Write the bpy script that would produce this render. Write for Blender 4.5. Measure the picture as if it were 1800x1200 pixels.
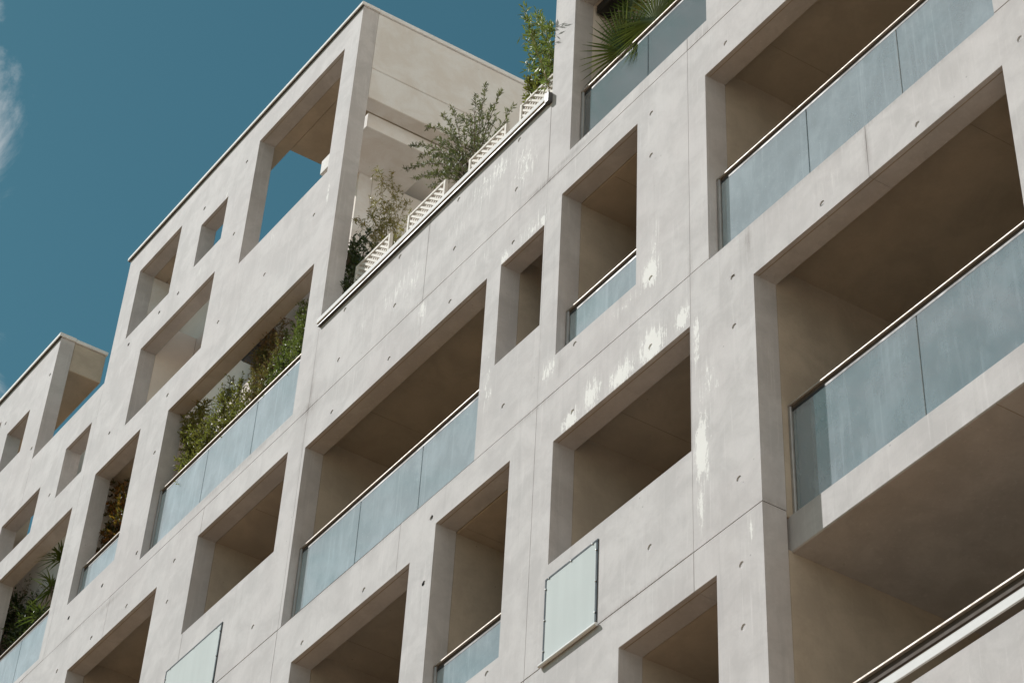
import bpy, bmesh, math, random
from mathutils import Vector, Matrix, Quaternion
import numpy as np

# ------------------------------------------------------------------ scene, camera, light
sc = bpy.context.scene
COL = sc.collection
for _o in list(bpy.data.objects):
    bpy.data.objects.remove(_o)

K = 0.09          # metres per facade unit
SKEW = 0.11       # the walls behind the front run slightly askew to the street
EYE = 1.6
def P(w, v, d):   # facade coordinates (along, up, into the building) -> metres
    return Vector(((w + SKEW * d) * K, (100.0 + d) * K, v * K + EYE))

cam_d = bpy.data.cameras.new('camera')
cam = bpy.data.objects.new('camera', cam_d); COL.objects.link(cam)
RX = Vector((0.60332882, 0.79635185, 0.04263868))
RY = Vector((-0.53968372, 0.44706766, -0.71335264))
RZ = Vector((-0.58714207, 0.4073748, 0.69950694))
m = Matrix(((RX.x, -RY.x, -RZ.x), (RX.y, -RY.y, -RZ.y), (RX.z, -RY.z, -RZ.z))).to_4x4()
m.translation = Vector((0, 0, EYE))
cam.matrix_world = m
cam_d.sensor_width = 36.0
cam_d.lens = 36.0 * 4252.74 / 1800.0
cam_d.clip_start = 0.05; cam_d.clip_end = 3000
sc.camera = cam

SUN = Vector((-1.48, -1.0, 2.0)).normalized()
sun_d = bpy.data.lights.new('sun', 'SUN'); sun_d.energy = 5.0; sun_d.angle = math.radians(0.53)
sun_d.color = (1.0, 0.978, 0.948)
sun = bpy.data.objects.new('sun', sun_d); COL.objects.link(sun)
sun.rotation_euler = (-SUN).to_track_quat('-Z', 'Y').to_euler()
sun.location = (-20, -10, 40)

world = bpy.data.worlds.new('World'); sc.world = world; world.use_nodes = True
def build_world():
    nt = world.node_tree; N = nt.nodes; L = nt.links; N.clear()
    out = N.new('ShaderNodeOutputWorld'); bg = N.new('ShaderNodeBackground')
    bg.inputs['Strength'].default_value = 0.08
    L.new(bg.outputs[0], out.inputs[0])
    sky = N.new('ShaderNodeTexSky'); sky.sky_type = 'NISHITA'; sky.sun_disc = False
    sky.sun_elevation = math.asin(SUN.z)
    sky.sun_rotation = math.atan2(SUN.x, SUN.y)
    sky.altitude = 600; sky.air_density = 1.0; sky.dust_density = 0.5; sky.ozone_density = 1.2
    tint = N.new('ShaderNodeMix'); tint.data_type = 'RGBA'; tint.blend_type = 'MULTIPLY'
    tint.inputs['Factor'].default_value = 1.0
    L.new(sky.outputs[0], tint.inputs['A']); tint.inputs['B'].default_value = (0.50, 0.92, 0.72, 1)
    # clouds: a broken bank on the street side, drawn on the plane of the cloud base
    tc = N.new('ShaderNodeTexCoord'); sep = N.new('ShaderNodeSeparateXYZ')
    L.new(tc.outputs['Generated'], sep.inputs[0])
    def M(op, a, b=None, c=None):
        n = N.new('ShaderNodeMath'); n.operation = op
        for i, x in enumerate((a, b, c)):
            if x is None: continue
            if isinstance(x, (int, float)): n.inputs[i].default_value = x
            else: L.new(x, n.inputs[i])
        return n.outputs[0]
    z = M('MAXIMUM', sep.outputs['Z'], 0.06)
    cx = M('DIVIDE', sep.outputs['X'], z); cy = M('DIVIDE', sep.outputs['Y'], z)
    cmb = N.new('ShaderNodeCombineXYZ'); L.new(M('ADD', cx, 0.0703), cmb.inputs[0]); L.new(M('ADD', cy, 0.0736), cmb.inputs[1]); cmb.inputs[2].default_value = 6.04
    n1 = N.new('ShaderNodeTexNoise'); L.new(cmb.outputs[0], n1.inputs['Vector'])
    n1.inputs['Scale'].default_value = 5.5; n1.inputs['Detail'].default_value = 11; n1.inputs['Roughness'].default_value = 0.66
    n1.inputs['Distortion'].default_value = 0.6
    # coverage grows towards the street side (-Y)
    cov = M('MULTIPLY_ADD', M('ADD', M('MULTIPLY', cx, 0.477), M('MULTIPLY', cy, 0.879)), -6.0, -1.0744)
    cov = M('MINIMUM', M('MAXIMUM', cov, -0.16), 0.15)
    f = M('ADD', n1.outputs['Fac'], cov)
    rmp = N.new('ShaderNodeMapRange'); rmp.interpolation_type = 'SMOOTHSTEP'
    L.new(f, rmp.inputs['Value']); rmp.inputs['From Min'].default_value = 0.54; rmp.inputs['From Max'].default_value = 0.74
    rmp.inputs['To Max'].default_value = 0.72
    hz = M('MULTIPLY', rmp.outputs[0], M('MINIMUM', M('MULTIPLY', sep.outputs['Z'], 6.0), 1.0))
    mix = N.new('ShaderNodeMix'); mix.data_type = 'RGBA'
    L.new(hz, mix.inputs['Factor']); L.new(tint.outputs['Result'], mix.inputs['A'])
    mix.inputs['B'].default_value = (7.2, 7.5, 7.7, 1)
    L.new(mix.outputs['Result'], bg.inputs['Color'])
build_world()

sc.view_settings.view_transform = 'Standard'; sc.view_settings.look = 'None'
sc.view_settings.gamma = 1.0; sc.view_settings.use_curve_mapping = False
sc.view_settings.exposure = 0.17
sc.cycles.max_bounces = 8; sc.cycles.diffuse_bounces = 5; sc.cycles.glossy_bounces = 4
sc.cycles.transparent_max_bounces = 16; sc.cycles.transmission_bounces = 4
sc.cycles.sample_clamp_indirect = 8
sc.cycles.use_denoising = True

# ------------------------------------------------------------------ materials
def new_mat(name):
    mt = bpy.data.materials.new(name); mt.use_nodes = True
    nt = mt.node_tree
    return mt, nt, nt.nodes, nt.links, nt.nodes['Principled BSDF']

class G:                       # tiny helper for node maths
    def __init__(s, nt): s.N = nt.nodes; s.L = nt.links
    def put(s, sock, x):
        if isinstance(x, (int, float)): sock.default_value = x
        elif isinstance(x, (tuple, list)): sock.default_value = x
        else: s.L.new(x, sock)
    def m(s, op, a, b=None, c=None, clamp=False):
        n = s.N.new('ShaderNodeMath'); n.operation = op; n.use_clamp = clamp
        for i, x in enumerate((a, b, c)):
            if x is not None: s.put(n.inputs[i], x)
        return n.outputs[0]
    def noise(s, vec, scale, detail=3, rough=0.55, dist=0.0):
        n = s.N.new('ShaderNodeTexNoise'); s.L.new(vec, n.inputs['Vector'])
        n.inputs['Scale'].default_value = scale; n.inputs['Detail'].default_value = detail
        n.inputs['Roughness'].default_value = rough; n.inputs['Distortion'].default_value = dist
        return n.outputs['Fac']
    def scale(s, vec, x, y, z):
        n = s.N.new('ShaderNodeVectorMath'); n.operation = 'MULTIPLY'; s.L.new(vec, n.inputs[0])
        n.inputs[1].default_value = (x, y, z); return n.outputs[0]
    def ramp(s, x, a, b, lo=0.0, hi=1.0, smooth=True):
        n = s.N.new('ShaderNodeMapRange'); n.interpolation_type = 'SMOOTHSTEP' if smooth else 'LINEAR'
        s.put(n.inputs['Value'], x)
        n.inputs['From Min'].default_value = a; n.inputs['From Max'].default_value = b
        n.inputs['To Min'].default_value = lo; n.inputs['To Max'].default_value = hi
        return n.outputs[0]
    def mix(s, f, a, b, blend='MIX'):
        n = s.N.new('ShaderNodeMix'); n.data_type = 'RGBA'; n.blend_type = blend
        s.put(n.inputs['Factor'], f); s.put(n.inputs['A'], a); s.put(n.inputs['B'], b)
        return n.outputs['Result']
    def pos(s): return s.N.new('ShaderNodeNewGeometry').outputs['Position']
    def bump(s, h, strength, dist, bsdf):
        n = s.N.new('ShaderNodeBump'); n.inputs['Strength'].default_value = strength
        n.inputs['Distance'].default_value = dist; s.L.new(h, n.inputs['Height']); s.L.new(n.outputs[0], bsdf.inputs['Normal'])

# where lime has bled out of the cast concrete: (w, v, half width, half height, weight)
STAINS = [(-122.0, 164.0, 1.6, 2.2, 1.0), (-121.5, 168.0, 0.9, 4.0, .55), (-125, 162.6, 5.5, 1.1, .5),
          (-137.6, 162.8, 1.8, 1.6, .8), (-142.0, 186.6, 4.0, 2.0, .55), (-146.4, 185.8, 1.0, 1.5, .8), (-139.8, 186.2, .8, 1.6, .8),
          (-133.8, 153.6, 1.6, 1.5, .95), (-130.6, 154.6, 1.5, 2.4, .9), (-126.2, 153.9, 2.2, 1.9, .95), (-121.8, 154.4, 2.0, 2.2, 1.1),
          (-117.6, 154.6, 1.2, 1.5, 1.0), (-115.6, 150.6, .5, 4.2, .85), (-115.1, 137.2, 1.1, 4.2, 1.1), (-115.3, 130.8, .7, 3.0, .75),
          (-114.2, 144.0, 1.6, 4.0, .55), (-110.2, 149.5, 1.2, 4.0, .3), (-109.3, 124.6, .5, 2.2, .6), (-148.2, 168.5, .6, 5.0, .6),
          (-139.9, 178, .7, 6, .45), (-162.0, 190.0, .8, 2.2, .8), (-143.5, 198.5, 3.0, 5.0, .62), (-155, 199.0, 6.0, 5.0, .42),
          (-150, 201.5, 5.0, 3.2, .6), (-165, 197, 3.5, 6.0, .5), (-168.0, 198.0, 6.0, 5.0, .45), (-175, 199, 4, 4, .4), (-175, 190, 6.0, 2.5, .34), (-152, 189.5, 4, 2.2, .4), (-147.6, 167, .5, 1.4, .7),
          (-201.6, 235.0, 1.1, 1.6, .5), (-187.9, 232, .35, 4.0, .75), (-218.2, 257.4, 1.2, 1.5, .5), (-223.5, 245.2, 2.6, 1.2, .45),
          (-234.0, 245.0, 1.6, 1.4, .45), (-98, 156, 8, 2, .3), (-85, 156, 6, 2, .25), (-133, 193.5, 2.0, 1.0, .5), (-213, 194, 10, 1, .2)]

DARK = [(-185.0, 191.6, 1.6, 1.1, .8), (-184.9, 194.5, .35, 4.5, .6), (-185.3, 187, .3, 5, .4), (-139.3, 191.8, 3.0, .5, .7), (-136, 192.6, 3, .35, .5),
        (-93.3, 156.6, .35, 2.4, .6), (-108.5, 157.2, .45, 2.2, .6), (-162, 206, .2, 6, .5), (-116.3, 160, .25, 2, .5), (-231, 190.5, 3, .5, .5), (-240, 191.4, 4, .4, .45),
        (-162.1, 191.7, 2.5, .5, .35), (-105.8, 126.8, 2.0, .4, .6), (-139.2, 159.0, 3, .4, .4), (-170, 159.1, 12, .35, .3), (-200, 193.0, 12, .5, .35), (-95, 158.9, 16, .4, .3),
        (-113.5, 191.9, 2, .6, .4), (-135.8, 162.5, .5, 1.6, .35), (-196, 204.8, 3, .6, .25), (-260, 191.5, 8, .4, .3), (-125, 126.7, 6, .3, .4)]

def concrete(name, base, stains=False, streak=1.0, bump=0.25, warm=(0.44, 0.40, 0.36)):
    mt, nt, N, L, B = new_mat(name); g = G(nt)
    p = g.pos()
    big = g.noise(p, 0.55, 4, 0.6); mid = g.noise(p, 2.6, 5, 0.65, 0.4); fine = g.noise(p, 38, 4, 0.7)
    st = g.noise(g.scale(p, 9.0, 9.0, 0.55), 1.0, 4, 0.6, 0.2)
    st2 = g.noise(g.scale(p, 34.0, 34.0, 1.3), 1.0, 3, 0.6)
    dark = tuple(c * 0.87 for c in base) + (1,); lite = tuple(min(.74, c * 1.07) for c in base) + (1,)
    c = g.mix(g.ramp(mid, .34, .68), dark, lite)
    c = g.mix(g.m('MULTIPLY', g.ramp(big, .42, .66), .25), c, warm + (1,))
    c = g.mix(g.m('MULTIPLY', g.ramp(st, .52, .78), .42 * streak), c, tuple(x * .70 for x in base) + (1,))
    c = g.mix(g.m('MULTIPLY', g.ramp(st2, .55, .80), .46 * streak), c, tuple(min(.74, x * 1.3) for x in base) + (1,))
    c = g.mix(g.m('MULTIPLY', g.ramp(fine, .25, .8), .16), c, tuple(x * .68 for x in base) + (1,))
    # air holes left by the formwork
    vo = N.new('ShaderNodeTexVoronoi'); L.new(p, vo.inputs['Vector']); vo.inputs['Scale'].default_value = 5.5
    pits = g.m('MULTIPLY', g.ramp(vo.outputs['Distance'], .030, .055, 1, 0), g.ramp(g.noise(p, 1.3, 2), .46, .60))
    c = g.mix(g.m('MULTIPLY', pits, .55), c, tuple(x * .42 for x in base) + (1,))
    rough = .86
    if stains:
        sx = N.new('ShaderNodeSeparateXYZ'); L.new(p, sx.inputs[0])
        # street plane only: undo the plan skew so that w is measured along the front
        w = g.m('DIVIDE', sx.outputs[0], K); v = g.m('DIVIDE', g.m('SUBTRACT', sx.outputs[2], EYE), K)
        tot = None
        for (a, b, hw, hv, k) in STAINS:
            du = g.m('MULTIPLY', g.m('SUBTRACT', w, a), 1.0 / hw); dv = g.m('MULTIPLY', g.m('SUBTRACT', v, b), 1.0 / hv)
            r2 = g.m('MULTIPLY_ADD', du, du, g.m('MULTIPLY', dv, dv))
            e = g.m('MULTIPLY', g.m('POWER', 2.718, g.m('MULTIPLY', r2, -.8)), k)
            tot = e if tot is None else g.m('MAXIMUM', tot, e)
        tot = g.m('MULTIPLY', tot, g.m('LESS_THAN', sx.outputs[1], 100.08 * K))
        rag = g.noise(g.scale(p, 22, 22, 7.5), 1.0, 9, .80, .35)
        run = g.noise(g.scale(p, 42, 42, 2.4), 1.0, 4, .6)
        f = g.m('MULTIPLY_ADD', rag, .80, g.m('MULTIPLY', run, .38))
        f = g.m('ADD', f, g.m('MULTIPLY', tot, .365))
        s1 = g.m('MULTIPLY', g.ramp(f, .80, .87), g.ramp(tot, .05, .4))
        s2 = g.m('MULTIPLY', g.ramp(f, .70, .98), g.m('MULTIPLY', g.ramp(tot, .05, .6), .34))
        s3 = g.m('MULTIPLY', g.ramp(run, .52, .72), g.m('MULTIPLY', g.ramp(tot, .10, .55), .6))
        c = g.mix(g.m('MAXIMUM', g.m('MAXIMUM', g.m('MULTIPLY', s1, .78), s2), s3), c, (.80, .80, .78, 1))
        # grime bled out of joint crossings
        dk = None
        for (a, b, hw, hv, k) in DARK:
            du = g.m('MULTIPLY', g.m('SUBTRACT', w, a), 1.0 / hw); dv = g.m('MULTIPLY', g.m('SUBTRACT', v, b), 1.0 / hv)
            e = g.m('MULTIPLY', g.m('POWER', 2.718, g.m('MULTIPLY', g.m('MULTIPLY_ADD', du, du, g.m('MULTIPLY', dv, dv)), -.9)), k)
            dk = e if dk is None else g.m('MAXIMUM', dk, e)
        c = g.mix(g.m('MULTIPLY', dk, g.ramp(g.m('MULTIPLY_ADD', run, .6, g.m('MULTIPLY', rag, .5)), .38, .66)), c, (.17, .145, .135, 1))
        # thin grey water marks
        wm = g.noise(g.scale(p, 1.6, 1.6, 2.2), 1.0, 6, .7, 2.0)
        c = g.mix(g.m('MULTIPLY', g.ramp(wm, .60, .74), .13), c, tuple(x * .60 for x in base) + (1,))
    L.new(c, B.inputs['Base Color']); B.inputs['Roughness'].default_value = rough
    B.inputs['Specular IOR Level'].default_value = 0.3
    h = g.m('ADD', g.m('MULTIPLY', fine, .5), g.m('MULTIPLY', mid, 1.2)); h = g.m('SUBTRACT', h, g.m('MULTIPLY', pits, 1.2))
    g.bump(h, bump, .004, B)
    return mt

def simple(name, col, rough=.5, metal=0.0, var=.12, scale=6.0, spec=.5, bump=0.0, stretch=(1, 1, 1)):
    mt, nt, N, L, B = new_mat(name); g = G(nt); p = g.scale(g.pos(), *stretch)
    n = g.noise(p, scale, 4, .6)
    c = g.mix(g.ramp(n, .3, .7), tuple(x * (1 - var) for x in col) + (1,), tuple(min(1, x * (1 + var)) for x in col) + (1,))
    L.new(c, B.inputs['Base Color'])
    L.new(g.ramp(n, .3, .7, max(.03, rough - .07), rough + .07), B.inputs['Roughness'])
    B.inputs['Metallic'].default_value = metal; B.inputs['Specular IOR Level'].default_value = spec
    if bump: g.bump(n, bump, .003, B)
    return mt

def leaf_mat(name, a, b, c3=None, trans=.35, rough=.42):
    mt, nt, N, L, B = new_mat(name); g = G(nt); p = g.pos()
    oi = N.new('ShaderNodeNewGeometry')
    r = oi.outputs['Random Per Island']
    c = g.mix(r, a + (1,), b + (1,))
    if c3: c = g.mix(g.ramp(g.noise(p, 5.0, 3), .48, .66), c, c3 + (1,))
    L.new(c, B.inputs['Base Color']); B.inputs['Roughness'].default_value = rough
    tr = N.new('ShaderNodeBsdfTranslucent'); L.new(g.mix(.5, c, (.16, .22, .03, 1)), tr.inputs['Color'])
    ms = N.new('ShaderNodeMixShader'); ms.inputs[0].default_value = trans
    L.new(B.outputs[0], ms.inputs[1]); L.new(tr.outputs[0], ms.inputs[2])
    L.new(ms.outputs[0], N['Material Output'].inputs['Surface'])
    return mt

def glass_mat(name='dusty_glass', dust=1.0):
    mt, nt, N, L, B = new_mat(name); g = G(nt); p = g.pos()
    tr = N.new('ShaderNodeBsdfTransparent'); tr.inputs['Color'].default_value = (.82, .89, .91, 1)
    gl = N.new('ShaderNodeBsdfGlossy'); gl.inputs['Roughness'].default_value = .015; gl.inputs['Color'].default_value = (1, 1, 1, 1)
    fr = N.new('ShaderNodeFresnel'); fr.inputs['IOR'].default_value = 1.75
    m1 = N.new('ShaderNodeMixShader'); L.new(g.m('MULTIPLY', fr.outputs[0], 1.6, clamp=True), m1.inputs[0])
    L.new(tr.outputs[0], m1.inputs[1]); L.new(gl.outputs[0], m1.inputs[2])
    df = N.new('ShaderNodeBsdfDiffuse'); df.inputs['Color'].default_value = (.585, .675, .745, 1)
    smear = g.noise(g.scale(p, 1, 1, .6), 2.6, 6, .66, .25); runs = g.noise(g.scale(p, 22, 22, .9), 1.0, 4, .6); dots = g.noise(p, 70, 2, .5)
    d = g.m('MULTIPLY_ADD', g.ramp(smear, .35, .75), .13, .26)
    d = g.m('ADD', d, g.m('MULTIPLY', g.ramp(runs, .50, .80), .09))
    d = g.m('ADD', d, g.m('MULTIPLY', g.ramp(dots, .66, .74), .10))
    lw = N.new('ShaderNodeLayerWeight'); lw.inputs['Blend'].default_value = .5     # a dust film looks denser at a glancing angle
    d = g.m('MULTIPLY', d, g.m('MULTIPLY_ADD', g.m('POWER', lw.outputs['Facing'], 2.0), 3.1 * dust, .30 * dust), clamp=True)
    m2 = N.new('ShaderNodeMixShader'); L.new(d, m2.inputs[0]); L.new(m1.outputs[0], m2.inputs[1]); L.new(df.outputs[0], m2.inputs[2])
    L.new(m2.outputs[0], N['Material Output'].inputs['Surface'])
    return mt

def frosted_mat(name, col, trans):
    mt, nt, N, L, B = new_mat(name); g = G(nt); p = g.pos()
    st = g.noise(g.scale(p, 9, 9, .5), 1.0, 3, .6)
    big = g.noise(p, 1.6, 3)
    c = g.mix(g.ramp(st, .3, .75), tuple(x * .97 for x in col) + (1,), tuple(min(.9, x * 1.03) for x in col) + (1,))
    c = g.mix(g.m('MULTIPLY', g.ramp(big, .4, .7), .25), c, tuple(x * .86 for x in col) + (1,))
    L.new(c, B.inputs['Base Color']); B.inputs['Roughness'].default_value = .85; B.inputs['Specular IOR Level'].default_value = .1
    if trans:
        t = N.new('ShaderNodeBsdfTranslucent'); L.new(c, t.inputs['Color'])
        ms = N.new('ShaderNodeMixShader'); ms.inputs[0].default_value = trans
        L.new(B.outputs[0], ms.inputs[1]); L.new(t.outputs[0], ms.inputs[2]); L.new(ms.outputs[0], N['Material Output'].inputs['Surface'])
    return mt

MAT = {
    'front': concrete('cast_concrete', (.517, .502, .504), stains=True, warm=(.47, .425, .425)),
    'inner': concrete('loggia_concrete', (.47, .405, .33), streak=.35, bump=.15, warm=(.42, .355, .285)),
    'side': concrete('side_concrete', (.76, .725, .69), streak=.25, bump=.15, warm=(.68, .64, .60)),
    'steel': simple('brushed_rail_metal', (.40, .36, .32), .6, .5, .10, 30, stretch=(1, 1, 1)),
    'post': simple('anodised_post', (.40, .39, .38), .42, .6, .08, 12),
    'coping': simple('pale_aluminium', (.72, .73, .74), .8, 0.0, .05, 5, .12),
    'seal': simple('black_seal', (.015, .015, .016), .6, 0, .1, 5),
    'glass': glass_mat(), 'clear': glass_mat('washed_glass', .16),
    'frost': frosted_mat('frosted_sheet', (.53, .585, .59), .0),
    'screen': frosted_mat('thin_white_sheet', (.80, .80, .76), .7),
    'frame': simple('dark_blue_frame', (.045, .062, .075), .7, .0, .1, 10, .06),
    'chrome': simple('clip_steel', (.72, .72, .72), .2, 1.0, .05, 20),
    'trellis': simple('white_trellis', (.68, .645, .60), .75, 0, .06, 7, .1),
    'terracotta': simple('terracotta', (.36, .17, .11), .8, 0, .15, 6, .2, .3),
    'clay': simple('grey_planter', (.20, .19, .18), .75, 0, .15, 6, .2, .3),
    'soil': simple('soil', (.05, .035, .025), .95, 0, .3, 18, .1, .6),
    'bark': simple('bark', (.13, .095, .065), .9, 0, .25, 22, .1, .6),
    'cane': simple('bamboo_cane', (.30, .26, .11), .6, 0, .2, 14, .3),
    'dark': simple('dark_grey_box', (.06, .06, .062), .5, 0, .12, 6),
    'black': simple('black_metal', (.012, .012, .012), .5, 0, .1, 6),
    'brown': simple('brown_panel', (.10, .075, .045), .7, 0, .15, 5),
    'tile': simple('terrace_tile', (.50, .43, .36), .8, 0, .12, 4, .2),
    'render': simple('white_wall_render', (.78, .715, .655), .9, 0, .05, 2, .2, .2),
    'cream': simple('cream_render', (.76, .68, .60), .9, 0, .06, 2, .2, .2),
    'pane': simple('dark_window_glass', (.05, .06, .07), .1, 0, .1, 3, .6),
    'joint': simple('joint_filler', (.34, .29, .23), .9, 0, .1, 8, .1),
    'channel': simple('dark_bronze_channel', (.085, .068, .055), .7, 0, .1, 8, .08),
    'asphalt': simple('asphalt', (.060, .038, .018), .95, 0, .25, 14, .2, .5),
    'paving': simple('warm_paving', (.19, .100, .028), .9, 0, .14, 3, .2, .2),
    'kerb': simple('kerb_stone', (.30, .28, .26), .9, 0, .12, 5, .2, .2),
    'earth': simple('earth', (.11, .062, .018), .95, 0, .2, .3, .1),
    'olive': leaf_mat('olive_leaf', (.095, .115, .042), (.185, .190, .088), (.075, .092, .034), .28, .55),
    'bamboo': leaf_mat('bamboo_leaf', (.085, .135, .022), (.17, .215, .055), (.13, .15, .03), .4),
    'straw': leaf_mat('dry_bamboo_leaf', (.20, .165, .045), (.34, .26, .085), (.15, .15, .04), .4),
    'deep': leaf_mat('deep_green_leaf', (.025, .045, .014), (.055, .085, .028), None, .25, .30),
    'fresh': leaf_mat('fresh_green_leaf', (.13, .145, .028), (.27, .25, .060), (.23, .19, .05), .4),
    'russet': leaf_mat('russet_leaf', (.15, .10, .045), (.27, .15, .065), (.13, .14, .04), .35),
    'amber': leaf_mat('amber_leaf', (.045, .040, .014), (.30, .11, .012), (.030, .034, .012), .35),
    'palm': leaf_mat('palm_leaf', (.060, .100, .016), (.125, .165, .034), None, .3, .32),
    'palm_dry': leaf_mat('yellowing_palm_leaf', (.20, .17, .025), (.28, .20, .035), (.10, .13, .02), .35),
}

# ------------------------------------------------------------------ mesh helpers
class MB:
    """collects shapes given in facade coordinates; build() links them as ONE mesh object"""
    def __init__(s): s.v = []; s.f = []
    def add(s, verts, faces):
        o = len(s.v); s.v += [Vector(x) for x in verts]; s.f += [tuple(i + o for i in f) for f in faces]
    def box(s, w0, w1, v0, v1, d0, d1):
        c = [P(w, v, d) for d in (d0, d1) for v in (v0, v1) for w in (w0, w1)]
        s.add(c, [(0, 1, 3, 2), (4, 6, 7, 5), (0, 4, 5, 1), (2, 3, 7, 6), (0, 2, 6, 4), (1, 5, 7, 3)])
        return s
    def bar(s, a, b, nrm, hw, ht):           # rectangular bar from a to b (metres)
        a = Vector(a); b = Vector(b); t = (b - a).normalized(); n = Vector(nrm); n = (n - t * n.dot(t)).normalized(); q = t.cross(n)
        c = [e + q * i * hw + n * j * ht for e in (a, b) for i, j in ((-1, -1), (1, -1), (1, 1), (-1, 1))]
        s.add(c, [(3, 2, 1, 0), (4, 5, 6, 7), (0, 1, 5, 4), (1, 2, 6, 5), (2, 3, 7, 6), (3, 0, 4, 7)])
        return s
    def tube(s, pts, r0, r1, n=5):
        pts = [Vector(p) for p in pts]; rings = []; m_ = len(pts)
        up = Vector((0.31, 0.2, 0.93))
        for i, p in enumerate(pts):
            t = (pts[min(i + 1, m_ - 1)] - pts[max(i - 1, 0)]).normalized()
            x = t.cross(up); x = x.normalized() if x.length > 1e-4 else Vector((1, 0, 0)); y = t.cross(x)
            r = r0 + (r1 - r0) * i / (m_ - 1)
            rings.append([p + (x * math.cos(k * 2 * math.pi / n) + y * math.sin(k * 2 * math.pi / n)) * r for k in range(n)])
        vs = [q for rg in rings for q in rg]; fs = []
        for i in range(m_ - 1):
            for k in range(n):
                a = i * n + k; b = i * n + (k + 1) % n
                fs.append((a, b, b + n, a + n))
        fs.append(tuple(range(n - 1, -1, -1))); fs.append(tuple((m_ - 1) * n + k for k in range(n)))
        s.add(vs, fs); return s
    def build(s, name, mat, parent=None, bevel=0.0, smooth=False, origin=None):
        vs = s.v
        lo = Vector((min(v.x for v in vs), min(v.y for v in vs), min(v.z for v in vs)))
        hi = Vector((max(v.x for v in vs), max(v.y for v in vs), max(v.z for v in vs)))
        c = Vector(origin) if origin is not None else Vector(((lo.x + hi.x) / 2, (lo.y + hi.y) / 2, lo.z))
        me = bpy.data.meshes.new(name); me.from_pydata([tuple(v - c) for v in vs], [], s.f); me.update()
        if smooth:
            me.polygons.foreach_set('use_smooth', [True] * len(me.polygons))
        me.materials.append(MAT[mat] if isinstance(mat, str) else mat)
        o = bpy.data.objects.new(name, me); COL.objects.link(o)
        place(o, c, parent)
        if bevel:
            b = o.modifiers.new('worn_edge', 'BEVEL'); b.width = bevel; b.segments = 1; b.limit_method = 'ANGLE'; b.angle_limit = math.radians(40)
        return o

WORLD_POS = {}
def place(o, c, parent):
    WORLD_POS[o.name] = Vector(c)
    if parent is not None:
        o.parent = parent; o.location = Vector(c) - WORLD_POS[parent.name]
    else:
        o.location = c

def empty(name, loc, label, cat, group=None):
    o = bpy.data.objects.new(name, None); o.empty_display_size = .2; COL.objects.link(o)
    place(o, loc, None); tag(o, label, cat, group); return o
def tag(o, label, cat, group=None):
    o['label'] = label; o['category'] = cat
    if group: o['group'] = group
    return o
def structure(o): o['kind'] = 'structure'; return o
def box(name, mat, parent, *a, bevel=0.0): return MB().box(*a).build(name, mat, parent, bevel)

# ------------------------------------------------------------------ the street (below and behind the frame)
GZ = -EYE / K
def sheet(name, mat, x0, x1, y0, y1, z, t=None):
    b = MB()
    if t: 
        c = [Vector((x, y, zz)) for zz in (z - t, z) for y in (y0, y1) for x in (x0, x1)]
        b.add(c, [(0, 2, 3, 1), (4, 5, 7, 6), (0, 1, 5, 4), (2, 6, 7, 3), (0, 4, 6, 2), (1, 3, 7, 5)])
    else:
        b.add([Vector((x0, y0, z)), Vector((x1, y0, z)), Vector((x1, y1, z)), Vector((x0, y1, z))], [(0, 1, 2, 3)])
    return structure(b.build(name, mat))
sheet('ground', 'earth', -900, 900, -900, 900, -.15)
sheet('road', 'asphalt', -120, 120, -6.5, 2.0, -.11)
sheet('pavement', 'paving', -120, 120, 2.2, 40.0, 0.0, .14)
sheet('far_pavement', 'paving', -120, 120, -40, -6.7, 0.0, .14)
sheet('kerb', 'kerb', -120, 120, 2.003, 2.197, .006, .15)
sheet('far_kerb', 'kerb', -120, 120, -6.697, -6.503, .006, .15)

# ------------------------------------------------------------------ the building
T = 2.35                                          # thickness of the concrete front
BLD = empty('apartment_building', P(-180, GZ, 20), 'pale concrete apartment building with deep rectangular openings, glass balconies and stepped rooftops', 'building')

OPEN = [  # w0, w1, v0, v1 : every hole in the front
    (-244.2, -231.95, 247.9, 262.4), (-225.1, -217.75, 247.8, 256.7), (-210.6, -188.9, 236.8, 262.4),
    (-237.8, -217.65, 226.1, 241.05), (-224.2, -188.8, 193.4, 219.3), (-244.5, -232.1, 198.35, 221.55),
    (-208.5, -188.6, 172.3, 187.3), (-239.8, -217.55, 163.0, 184.95), (-184.55, -149.5, 159.25, 185.2),
    (-147.0, -139.5, 170.5, 185.25), (-136.6, -124.2, 164.2, 187.5), (-135.5, -113.4, 193.6, 219.8),
    (-113.7, -77.95, 159.05, 185.2), (-107.9, -77.95, 61.3, 152.5), (-284.0, -276.45, 247.85, 256.8),
    (-257.5, -249.95, 225.8, 235.3), (-276.1, -264.2, 223.65, 232.35), (-136.35, -116.5, 137.8, 152.65),
    (-155.5, -143.3, 131.5, 155.0), (-181.2, -159.7, 137.8, 152.6), (-126.0, -113.6, 105.2, 122.47),
    (-272.0, -250.2, 192.75, 219.25), (-302.0, -288.1, 247.9, 262.4), (-299.5, -288.5, 226.0, 241.0),
    (-262.0, -250.0, 163.0, 185.0), (-208.5, -186.0, 131.6, 152.6)]
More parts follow.
